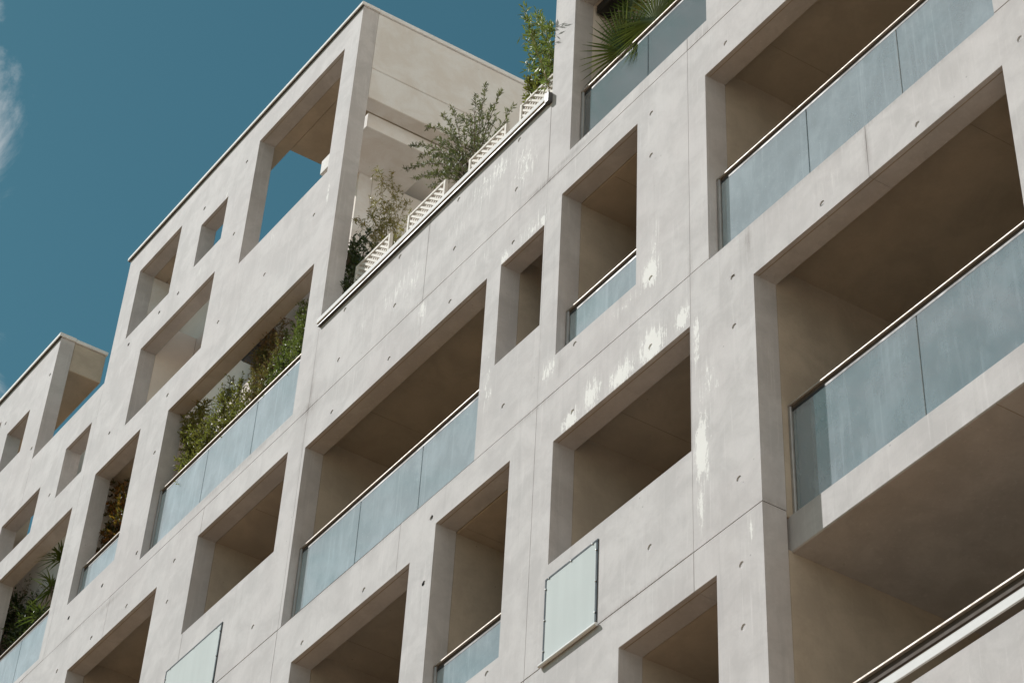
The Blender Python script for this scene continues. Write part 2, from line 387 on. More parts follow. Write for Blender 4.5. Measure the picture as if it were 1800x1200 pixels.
TIES = [(-110.6, 187.2), (-122.0, 187.1), (-122.0, 180.7), (-122.0, 163.3), (-110.6, 154.3), (-110.6, 148.2), (-133.5, 163.35), (-122.0, 154.3), (-133.5, 154.4), (-110.6, 130.7), (-122.0, 130.7), (-110.6, 121.7), (-110.6, 115.5), (-87.4, 153.9), (-75.8, 153.8), (-99.0, 154.1), (-145.0, 203.7), (-145.0, 195.5), (-156.4, 203.6), (-168.0, 203.6), (-156.4, 195.5), (-168.0, 195.5), (-156.4, 187.1), (-179.4, 203.7), (-179.4, 195.4), (-168.0, 187.1), (-145.0, 187.1), (-179.4, 187.1), (-145.0, 163.4), (-156.4, 156.3), (-156.8, 148.2), (-168.0, 154.2), (-179.4, 154.1), (-145.0, 130.6), (-225.2, 260.4), (-213.7, 245.4), (-228.6, 245.3), (-190.8, 230.0), (-202.2, 228.0), (-233.9, 245.5), (-213.7, 228.0), (-242.6, 245.6), (-225.4, 223.0), (-226.0, 212.9), (-213.7, 260.6), (-242.7, 228.1), (-271.5, 260.7), (-286.0, 260.5), (-271.7, 245.2), (-259.9, 227.9), (-234.2, 195.4), (-225.4, 186.7), (-213.9, 180.4), (-243.0, 195.3), (-234.3, 186.9), (-243.1, 186.7), (-225.4, 195.3), (-213.9, 186.8), (-190.9, 163.0), (-202.3, 163.0), (-179.4, 130.6), (-168.0, 130.6), (-133.5, 130.7), (-133.5, 121.7), (-259.9, 245.0), (-248.0, 186.7)]
RT, DT = .30, .075                                 # radius and depth of a tie hole

def wall_panel(w0, w1, v0, v1, mat='front', gap=.03, parent=BLD, only=None):
    W0, W1, V0, V1 = w0 + .004, w1 - .004, v0 + gap, v1 - gap
    ops = [o for o in OPEN if o[0] < W1 and o[1] > W0 and o[2] < V1 and o[3] > V0]
    def inside(a, b): return any(o[0] - .01 < a < o[1] + .01 and o[2] - .01 < b < o[3] + .01 for o in ops)
    R = RT * 1.35
    ties = [t for t in TIES if W0 + R < t[0] < W1 - R and V0 + R < t[1] < V1 - R and
            not any(o[0] - R < t[0] < o[1] + R and o[2] - R < t[1] < o[3] + R for o in ops)]
    us = {W0, W1}; vs = {V0, V1}
    for o in ops:
        for x in o[:2]:
            if W0 < x < W1: us.add(x)
        for x in o[2:]:
            if V0 < x < V1: vs.add(x)
    def put(sset, x):                             # keep the grid free of slivers
        for y in sset:
            if abs(x - y) < 1e-4: return
        sset.add(x)
    for (a, b) in ties:
        put(us, a - R); put(us, a + R); put(vs, b - R); put(vs, b + R)
    us = sorted(us); vs = sorted(vs)
    nu, nv = len(us) - 1, len(vs) - 1
    solid = [[not inside((us[i] + us[i + 1]) / 2, (vs[j] + vs[j + 1]) / 2) for j in range(nv)] for i in range(nu)]
    bm = bmesh.new(); cache = {}
    def V(a, b, d):
        k = (round(a, 4), round(b, 4), round(d, 3))
        if k not in cache: cache[k] = bm.verts.new(P(a, b, d))
        return cache[k]
    def S(i, j): return 0 <= i < nu and 0 <= j < nv and solid[i][j]
    tie_of = {}
    for (a, b) in ties:
        for i in range(nu):
            for j in range(nv):
                if us[i] < a < us[i + 1] and vs[j] < b < vs[j + 1] and us[i + 1] - us[i] < 2.2 * R and vs[j + 1] - vs[j] < 2.2 * R:
                    tie_of[(i, j)] = (a, b)
    def F(*q):
        try: bm.faces.new(q)
        except ValueError: pass
    for i in range(nu):
        for j in range(nv):
            if not solid[i][j]: continue
            a0, a1, b0, b1 = us[i], us[i + 1], vs[j], vs[j + 1]
            if (i, j) in tie_of:
                ca, cb = tie_of[(i, j)]; n = 16; ring = []; deep = []
                for k in range(n):
                    t = math.radians(-135 + k * 360 / n)
                    ring.append(V(ca + RT * math.cos(t), cb + RT * math.sin(t), 0)); deep.append(V(ca + RT * .8 * math.cos(t), cb + RT * .8 * math.sin(t), DT))
                cor = [V(a0, b0, 0), V(a1, b0, 0), V(a1, b1, 0), V(a0, b1, 0)]
                for q in range(4):
                    nx = (q + 1) % 4; m0 = q * 4
                    F(cor[q], cor[nx], ring[(m0 + 2) % n])
                    for s in range(2): F(cor[q], ring[(m0 + s + 1) % n], ring[(m0 + s) % n])
                    for s in range(2, 4): F(cor[nx], ring[(m0 + s + 1) % n], ring[(m0 + s) % n])
                for k in range(n): F(ring[k], ring[(k + 1) % n], deep[(k + 1) % n], deep[k])
                F(*deep)
            else:
                F(V(a0, b0, 0), V(a1, b0, 0), V(a1, b1, 0), V(a0, b1, 0))
            F(V(a0, b0, T), V(a0, b1, T), V(a1, b1, T), V(a1, b0, T))
            if not S(i - 1, j): F(V(a0, b0, 0), V(a0, b1, 0), V(a0, b1, T), V(a0, b0, T))
            if not S(i + 1, j): F(V(a1, b0, 0), V(a1, b0, T), V(a1, b1, T), V(a1, b1, 0))
            if not S(i, j - 1): F(V(a0, b0, 0), V(a0, b0, T), V(a1, b0, T), V(a1, b0, 0))
            if not S(i, j + 1): F(V(a0, b1, 0), V(a1, b1, 0), V(a1, b1, T), V(a0, b1, T))
    if not bm.verts: bm.free(); return None
    bm.verts.index_update(); seen = {}; n_is = 0
    for v0_ in bm.verts:
        if v0_ in seen: continue
        todo = [v0_]; seen[v0_] = n_is
        while todo:
            q = todo.pop()
            for e_ in q.link_edges:
                o_ = e_.other_vert(q)
                if o_ not in seen: seen[o_] = n_is; todo.append(o_)
        n_is += 1
    if n_is > 1 and only is None:
        bm.free()
        for k_ in range(n_is): wall_panel(w0, w1, v0, v1, mat, gap, parent, k_)
        return
    if only is not None: bmesh.ops.delete(bm, geom=[v for v, k_ in seen.items() if k_ != only], context='VERTS')
    bmesh.ops.recalc_face_normals(bm, faces=bm.faces[:])
    c = P((w0 + w1) / 2, v0, 0)
    for v in bm.verts: v.co -= c
    me = bpy.data.meshes.new('wall_panel'); bm.to_mesh(me); bm.free(); me.materials.append(MAT[mat])
    o = bpy.data.objects.new('wall_panel', me); COL.objects.link(o); place(o, c, parent)
    b = o.modifiers.new('worn_edge', 'BEVEL'); b.width = .0045; b.segments = 1; b.limit_method = 'ANGLE'; b.angle_limit = math.radians(50)
    return o

cols = [-62, -93.3, -116.35, -139.25, -162.1, -185.15, -208.1, -231.0, -254.0, -277.0, -310]
rows = [94.0, 126.6, 159.2, 191.6]
for i in range(len(cols) - 1):
    for j in range(3): wall_panel(cols[i + 1], cols[i], rows[j], rows[j + 1])
for a, b in zip(cols[0::2], cols[2::2] ):            # the storeys below the frame
    for q0, q1 in ((GZ, 28.8), (28.8, 61.3), (61.3, 94.0)): wall_panel(b, a, q0, q1)
for i in range(3):
    for q0, q1 in ((191.6, 224.3), (224.3, 257.0), (257.0, 289.7), (289.7, 330.0)): wall_panel(cols[i + 1], cols[i], q0, q1)
for i in (3, 4): wall_panel(cols[i + 1], cols[i], 191.6, 205.3)
wall_panel(-248.55, -185.15, 191.6, 268.2)
wall_panel(-270.4, -248.55, 191.6, 242.2)
wall_panel(-310, -270.4, 191.6, 268.2)

# thin dark strips drawn for the drip grooves under the heads of the openings
for (a, b, q0, q1) in OPEN:
    if b - a > 5 and q1 > 100:
        MB().box(a + .1, b - .1, q1 - .03, q1 + .02, .42, .50).build('drip_groove_line', 'joint', BLD)

# --- behind the front: slabs, cross walls, back walls
def bx(name, mat, *a, bevel=.006): return box(name, mat, BLD, *a, bevel=bevel)
g = .03
D = 23.0
for (vf, vc, ops, wl, wr) in (
    (159.1, 187.4, [(-262, -250), (-239.8, -217.55), (-208.5, -188.6), (-184.55, -149.5), (-147, -139.5), (-136.6, -124.2), (-113.7, -77.95)], -310, -62),
    (126.5, 154.85, [(-208.5, -186), (-181.2, -159.7), (-155.5, -143.3), (-136.35, -116.5), (-107.9, -77.95)], -310, -62),
    (93.9, 122.3, [(-126, -113.6), (-107.9, -77.95)], -310, -62),
    (191.65, 219.95, [(-135.5, -113.4)], -139.25, -62)):
    prev = wl
    for (a, b) in ops + [(wr, wr)]:
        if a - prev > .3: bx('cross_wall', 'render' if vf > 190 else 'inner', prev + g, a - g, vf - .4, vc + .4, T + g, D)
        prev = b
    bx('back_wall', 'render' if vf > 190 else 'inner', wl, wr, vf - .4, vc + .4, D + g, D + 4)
# slabs: the underside is the ceiling of the storey below
for (v0, v1, wl, wr) in ((187.4, 191.5, -310, -62), (122.5, 126.3, -310, -113.7), (154.85, 158.95, -310, -62), (220.0, 224.2, -139.25, -62), (89.8, 93.7, -310, -113.7)):
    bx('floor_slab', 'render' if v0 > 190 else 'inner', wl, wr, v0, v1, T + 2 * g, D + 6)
bx('floor_slab', 'front', -113.65, -72, 122.5, 126.3, 2.66, D + 6, bevel=.009)       # its bare edge is the beam of the tall opening
bx('floor_slab', 'inner', -113.65, -72, 89.8, 93.7, 2.66, D + 6)
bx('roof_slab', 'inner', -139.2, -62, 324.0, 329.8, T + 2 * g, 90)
for vc in (187.4, 154.85, 122.5):
    for k in range(10):
        w = -85.6 - k * 22.9
        if vc > 122.5 or w > -112: bx('ceiling_joint', 'joint', w - .03, w + .03, vc - .02, vc + .02, 2.7, 22.9, bevel=0)
# terrace side wall of the right block, heightened out of view to bounce sunlight
bx('side_wall', 'render', -139.22, -136.0, 191.65, 329.9, T + g, 90, bevel=.009)

# --- terrace between the tower and the right block
bx('terrace_floor', 'tile', -195.4, -139.3, 191.55, 191.95, T + g, 90)
bx('terrace_back_wall', 'render', -195.4, -139.3, 191.95, 226.0, 90.05, 92)
bx('planter_ledge', 'side', -184.6, -139.6, 191.97, 205.0, T + g, 7.6)

# --- the tower: front panel already stands; behind it a shallow void, a screen wall and an open roof
bx('void_floor', 'render', -310, -187.6, 191.52, 192.0, T + g, 8.0)
bx('back_wall', 'render', -232.9, -195.55, 192.02, 252.0, 8.0, 10.0)
bx('back_wall', 'render', -270.0, -232.95, 192.02, 256.0, 8.0, 10.0)
bx('back_wall', 'render', -284.0, -270.05, 192.02, 254.5, 8.0, 10.0)
bx('back_wall', 'render', -310.0, -284.05, 192.02, 241.0, 8.0, 10.0)
bx('cross_wall', 'render', -232.0, -228.9, 192.02, 226.0, T + g, 7.97)
bx('void_ceiling', 'inner', -248.4, -232.03, 222.2, 224.6, T + g, 7.97)
bx('side_wall', 'side', -199.0, -195.5, 191.97, 247.35, 10.03, 45)
bx('end_wall', 'side', -195.53, -195.5, 191.97, 247.35, 8.0, 10.0)
bx('roof_slab', 'side', -199.0, -187.6, 247.4, 250.2, 4.05, 15.0)
bx('roof_slab', 'side', -199.0, -187.6, 249.0, 250.2, 15.03, 45)
bx('roof_slab', 'inner', -248.4, -187.6, 262.45, 267.9, T + g, 4.4)
bx('roof_slab', 'inner', -248.4, -238.6, 262.45, 267.9, 4.43, 20)
bx('roof_slab', 'inner', -209.9, -187.6, 262.45, 267.9, 4.43, 45)
# side beam over the terrace opening, cast in two lifts with a joint
bx('side_beam', 'side', -187.55, -185.2, 256.4, 268.2, T + g, 60, bevel=.009)
bx('side_beam', 'side', -187.55, -185.2, 250.25, 256.3, T + g, 60, bevel=.009)
bx('side_wall', 'render', -248.5, -246.3, 192.02, 262.4, T + g, 7.95)
bx('cross_wall', 'render', -246.25, -237.85, 224.65, 247.55, T + g, 7.95)
bx('cross_wall', 'side', -246.25, -244.25, 247.6, 262.4, T + g, 7.95)
# the second tower on the left
bx('roof_slab', 'inner', -310, -270.42, 262.2, 268.15, T + g, 7.8, bevel=.009)
bx('cross_wall', 'inner', -289.0, -287.0, 192.02, 246.0, T + g, 7.97)

# --- copings: thin pale metal caps over dark strips standing in for their shadow
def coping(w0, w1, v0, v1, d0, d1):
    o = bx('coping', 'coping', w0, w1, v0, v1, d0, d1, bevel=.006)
    if d0 < 0: MB().box(w0 + .1, w1 - .1, v0 - (.42 if v0 < 210 else .12), v0 - .02, d0 + .14, -.01).build('shade_strip', 'dark', o, .003)
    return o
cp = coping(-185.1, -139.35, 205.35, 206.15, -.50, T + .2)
MB().box(-139.75, -139.1, 204.7, 206.25, -.55, .3).build('end_bracket', 'dark', cp, .004)
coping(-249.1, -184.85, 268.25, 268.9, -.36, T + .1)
coping(-187.7, -184.95, 268.25, 269.0, T + .13, 60.2)
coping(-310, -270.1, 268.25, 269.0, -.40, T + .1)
coping(-310, -270.15, 268.22, 268.9, T + .13, 7.95)
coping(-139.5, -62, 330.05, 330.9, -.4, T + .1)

# --- glass balustrades
def balustrade(w0, w1, vb, vt, dc, joints, glass='glass'):
    r = MB()
    r.box(w0 + .02, w1 - .02, vt - .20, vt, dc - .30, dc + .30)
    rail = r.build('handrail', 'steel', BLD, .003)
    MB().box(w0 + .03, w1 - .03, vt - .56, vt - .21, dc - .10, dc + .16).build('rail_channel', 'channel', rail, .002)
    MB().box(w0 + .04, w1 - .04, vt - .86, vt - .57, dc - .09, dc + .11).build('rubber_seal', 'seal', rail)
    for s, (a, b) in enumerate(((w0 + .03, w0 + .40), (w1 - .40, w1 - .03))):
        MB().box(a, b, vb - .1, vt - .22, dc - .28, dc + .30).build('post', 'post', rail, .006)
    cuts = [w0 + .42] + joints + [w1 - .42]
    for k in range(len(cuts) - 1):
        MB().box(cuts[k] + .04, cuts[k + 1] - .04, vb - .1, vt - .80, dc - .075, dc + .075).build('glass_pane', glass, rail, .003)
    MB().box(w0 + .42, w1 - .42, vb - .5, vb - .12, dc - .2, dc + .2).build('base_channel', 'post', rail)
    return rail
balustrade(-184.5, -149.55, 159.3, 170.6, 1.25, [-172.65, -161.1])
balustrade(-113.65, -78.0, 159.2, 170.45, 1.25, [-101.5, -89.8])
balustrade(-224.15, -188.85, 193.55, 205.45, 1.25, [-212.3, -200.6])
balustrade(-136.55, -124.25, 164.3, 170.75, 1.25, [])
balustrade(-135.45, -113.45, 193.7, 203.7, 1.35, [-124.25], 'clear')
balustrade(-155.45, -143.35, 131.6, 137.85, 1.25, [])
balustrade(-244.45, -232.15, 198.4, 205.2, 1.25, [])
balustrade(-271.95, -250.25, 192.9, 203.2, 1.25, [-260.6])
balustrade(-108.0, -78.3, 126.35, 138.45, 3.25, [-92.95])
# lowest one at the right: rail over a pale metal band, dark gap, concrete upstand
rl = MB().box(-113.0, -72.5, 106.50, 106.72, 2.72, 3.3).build('handrail', 'steel', BLD, .003)
MB().box(-113.0, -72.5, 105.75, 106.48, 2.95, 3.15).build('rail_channel', 'channel', rl, .002)
MB().box(-113.0, -72.5, 104.45, 105.4, 2.80, 2.98).build('pale_band', 'coping', rl, .006)
for k in (-112.6, -73.2):
    MB().box(k, k + .4, 103.55, 105.93, 3.0, 3.2).build('post', 'black', rl)
bx('upstand', 'front', -113.0, -72.0, 93.72, 103.5, 2.67, 4.2, bevel=.009)

# --- mounted frosted sheets
def frosted_panel(w0, w1, v0, v1):
    fr = MB()
    e = .30; d0, d1 = -.15, -.02
    for a in ((w0, w1, v1 - e, v1), (w0, w1, v0, v0 + e), (w0, w0 + e, v0 + e, v1 - e), (w1 - e, w1, v0 + e, v1 - e)):
        fr.box(*a, d0 + .06, d1)
    o = fr.build('panel_frame', 'frame', BLD, .004)
    MB().box(w0 + .26, w1 - .26, v0 + .26, v1 - .26, d0 + .075, d0 + .12).build('frosted_sheet', 'frost', o, .002)
    cl = [(w0 + .2, v0 + k * (v1 - v0)) for k in (.14, .5, .87)] + [(w1 - .2, v0 + k * (v1 - v0)) for k in (.14, .5, .87)]
    cl += [(w0 + k * (w1 - w0), v1 - .2) for k in (.08, .5, .9)]
    for (a, b) in cl:
        MB().box(a - .085, a + .085, b - .085, b + .085, d0 - .03, d0 + .08).build('clip', 'chrome', o, .004)
    ax = P(w0 - .15, v0 - .20, -.22); bx_ = P(w1 + .2, v0 - .20, -.22)
    MB().tube([ax, bx_], .017, .017, 12).build('bottom_bar', 'coping', o, smooth=False)
    for k in (.12, .88):
        MB().box(w0 + k * (w1 - w0) - .1, w0 + k * (w1 - w0) + .1, v0 - .34, v0 - .02, -.19, -.02).build('bracket', 'post', o)
frosted_panel(-136.6, -129.0, 126.75, 136.15)
frosted_panel(-210.6, -198.2, 158.6, 168.1)

# --- small fixtures
MB().box(-135.2, -114, 218.3, 219.6, 2.5, 4.2).build('blind_cassette', 'black', BLD, .01)
t = empty('equipment_box', P(-215.0, 226.0, 7.9), 'dark grey box fixed high on the wall behind the hedge of shrubs', 'box')
MB().box(-217.2, -212.9, 226.2, 230.4, 5.6, 7.97).build('housing', 'dark', t, .02)
MB().box(-216.9, -213.2, 226.5, 230.1, 5.5, 5.58).build('front_cover', 'post', t, .008)
MB().box(-216.2, -213.8, 205.0, 226.15, 7.3, 7.97).build('brown_strip', 'brown', t, .01)  # brown upright strip on the wall below the box
t = empty('privacy_screen', P(-186.5, 205.1, 4), 'backlit white sheet under a brown board at the tower end of the terrace', 'screen')
MB().box(-186.55, -186.45, 205.2, 218.6, 3.2, 6.6).build('white_sheet', 'screen', t)
MB().box(-186.6, -186.4, 218.7, 221.4, 3.1, 6.6).build('brown_board', 'brown', t, .004)
MB().box(-186.65, -186.35, 205.1, 221.4, 6.62, 6.9).build('screen_post', 'post', t)

# ------------------------------------------------------------------ unseen house added at the right to bounce sunlight onto right-facing walls
def add_bounce_wing():
    t = empty('bounce_wing', Vector((7, 5.6, 0)), 'unseen cream rendered wing added at the right to bounce sunlight', 'building')
    x0, y0, y1, h = 3.4, -4.0, 8.8, 52.0
    def b(name, mat, X0, X1, Y0, Y1, Z0, Z1, par, bev=0):
        m = MB(); c = [Vector((x, y, z)) for z in (Z0, Z1) for y in (Y0, Y1) for x in (X0, X1)]
        m.add(c, [(0, 2, 3, 1), (4, 5, 7, 6), (0, 1, 5, 4), (2, 6, 7, 3), (0, 4, 6, 2), (1, 3, 7, 5)])
        return m.build(name, mat, par, bev)
    b('wall', 'cream', x0, x0 + 9, y0, y1, 0.002, h, t)
    b('cornice', 'cream', x0 - .35, x0 + 9.2, y0 - .2, y1 + .2, h + .002, h + .5, t, .02)
    for fl in range(15):
        for k in range(3):
            y = y0 + 1.4 + k * 3.4; z = 1.2 + fl * 3.25
            w = b('window', 'trellis', x0 - .06, x0 - .003, y, y + 1.2, z, z + 1.7, t)
            b('pane', 'pane', x0 - .09, x0 - .062, y + .08, y + 1.12, z + .08, z + 1.62, w)
            b('sill', 'kerb', x0 - .2, x0 - .003, y - .1, y + 1.3, z - .12, z - .01, w)
add_bounce_wing()

# ------------------------------------------------------------------ trellises and planters on the terrace ledge
def trellis(w0, w1, v0, v1, label):
    t = empty('trellis', P((w0 + w1) / 2, v0, 3), label, 'trellis', 'white trellises along the terrace edge')
    d = 3.0; e = .42
    MB().box(w0, w0 + e, v0, v1, d - .22, d + .22).build('upright', 'trellis', t, .004)
    MB().box(w1 - e, w1, v0, v1, d - .22, d + .22).build('upright', 'trellis', t, .004)
    MB().box(w0 + e, w1 - e, v1 - e, v1, d - .22, d + .22).build('rail', 'trellis', t, .004)
    MB().box(w0 + e, w1 - e, v0, v0 + e, d - .22, d + .22).build('rail', 'trellis', t, .004)
    a0, a1, b0, b1 = w0 + e, w1 - e, v0 + e, v1 - e
    s = .95
    for sgn, dd in ((-1, d - .07), (1, d + .07)):      # falling slats in front, rising slats behind
        c0 = (b0 - sgn * a1 if sgn > 0 else b0 + a0); c1 = (b1 - sgn * a0 if sgn > 0 else b1 + a1)
        c = c0 + s * .6
        while c < c1:
            # v = sgn*w + c clipped to the frame
            ws = [a0, a1, sgn * (b0 - c), sgn * (b1 - c)]
            lo = max(a0, min(ws[2], ws[3])); hi = min(a1, max(ws[2], ws[3]))
            if hi - lo > .35:
                MB().bar(P(lo, sgn * lo + c, dd), P(hi, sgn * hi + c, dd), (0, 1, 0), .0135, .0055).build('slat', 'trellis', t)
            c += s
    return t
trellis(-183.4, -175.85, 205.05, 215.95, 'white diagonal trellis nearest the tower, half in shade under dark leaves')
trellis(-172.2, -164.35, 205.05, 215.8, 'white diagonal trellis between the yellow bamboo and the big olive shrub')
trellis(-159.6, -152.2, 205.05, 215.0, 'white diagonal trellis in front of the big olive shrub')
trellis(-149.7, -142.1, 205.05, 215.75, 'white diagonal trellis beside the pillar of the right block')

def tapered(b, w0, w1, v0, v1, d0, d1, k):
    c = []
    for v, q in ((v0, k), (v1, 0)):
        for dd in (d0 + q, d1 - q):
            for ww in (w0 + q, w1 - q): c.append(P(ww, v, dd))
    b.add(c, [(0, 2, 3, 1), (4, 5, 7, 6), (0, 1, 5, 4), (2, 6, 7, 3), (0, 4, 6, 2), (1, 3, 7, 5)])
def planter(root, w0, w1, v0, v1, d0, d1, mat):
    b = MB(); tapered(b, w0, w1, v0, v1 - .8, d0, d1, .35); b.build('pot', mat, root, .01)
    r = MB()
    for a in ((w0 - .2, w1 + .2, d0 - .2, d0 + .3), (w0 - .2, w1 + .2, d1 - .3, d1 + .2), (w0 - .2, w0 + .3, d0 + .3, d1 - .3), (w1 - .3, w1 + .2, d0 + .3, d1 - .3)):
        r.box(a[0], a[1], v1 - .79, v1, a[2], a[3])
    r.build('pot_rim', mat, root, .008)
    MB().box(w0 + .3, w1 - .3, v1 - .79, v1 - .35, d0 + .3, d1 - .3).build('soil', 'soil', root)

# ------------------------------------------------------------------ plants
def leaf(b, p, dirn, side, ln, wd, fold=.25):
    n = dirn.cross(side)
    n = n.normalized() if n.length > 1e-5 else Vector((0, 0, 1))
    s = n.cross(dirn).normalized()
    mid = p + dirn * ln * .45
    o = len(b.v)
    b.v += [p, mid + s * wd - n * wd * fold, p + dirn * ln, mid - s * wd - n * wd * fold]
    b.f += [(o, o + 1, o + 2), (o, o + 2, o + 3)]
def rnd(rg): return Vector((rg.gauss(0, 1), rg.gauss(0, 1), rg.gauss(0, 1))).normalized()
def bez(a, c, b, n): return [a * (1 - t) ** 2 + c * 2 * t * (1 - t) + b * t * t for t in (i / (n - 1) for i in range(n))]

def plant(name, label, cat, tips, base, pot, mat, bark='bark', ln=.06, wd=.008, twigs=9, per=9, tl=.16, start=.35, stem=.008,
          droop=0.0, spread=.7, up=.5, seed=1, group=None, arch=.25, cluster=False):
    rg = random.Random(seed)
    root = empty(name, P(base[0], pot[2], base[2]), label, cat, group)
    planter(root, *pot)
    b0 = P(*base); L = MB(); S = MB()
    for tp in tips:
        e = P(*tp); st = b0 + Vector((rg.uniform(-.10, .10), rg.uniform(-.05, .05), -.03))
        c = st.lerp(e, .5) + Vector(((st.x - e.x) * arch, 0, abs(e.z - st.z) * .18)) + rnd(rg) * .03
        pts = bez(st, c, e, 9); S.tube(pts, stem, stem * .3, 5)
        ax = (e - st).length
        nt_ = max(3, int(twigs * ax))
        for k in range(nt_):
            f = start + (1 - start) * (k + rg.random()) / nt_
            i = min(7, int(f * 8)); q = pts[i].lerp(pts[i + 1], f * 8 - i); tdir = (pts[i + 1] - pts[i]).normalized()
            dr = (tdir * up + rnd(rg) * spread + Vector((0, 0, .25))).normalized()
            l = tl * rg.uniform(.5, 1.2) * (1.25 - .55 * f)
            q1 = q + dr * l + Vector((0, 0, -droop * l))
            S.tube([q, (q + q1) / 2 + Vector((0, 0, l * .06)), q1], stem * .38, stem * .16, 3)
            for j in range(per):
                t_ = (j + rg.random()) / per
                if cluster: t_ = .55 + .45 * t_
                a = q.lerp(q1, t_)
                d2 = (dr * .75 + rnd(rg) * .75 + Vector((0, 0, .15 - droop))).normalized()
                leaf(L, a, d2, rnd(rg), ln * rg.uniform(.65, 1.25), wd * rg.uniform(.8, 1.2))
        for j in range(per + 4):                       # the leafy end of the shoot
            t_ = 1 - .16 * rg.random() ; i = min(7, int(t_ * 8)); a = pts[i].lerp(pts[i + 1], t_ * 8 - i)
            d2 = ((pts[8] - pts[7]).normalized() * .8 + rnd(rg) * .7 + Vector((0, 0, -droop * .6))).normalized()
            leaf(L, a, d2, rnd(rg), ln * rg.uniform(.7, 1.2), wd * rg.uniform(.8, 1.2))
    so = S.build('stems', bark, root, smooth=True)
    so['kind'] = 'stuff'
    fo = L.build('foliage', mat, root); fo['kind'] = 'stuff'
    return root

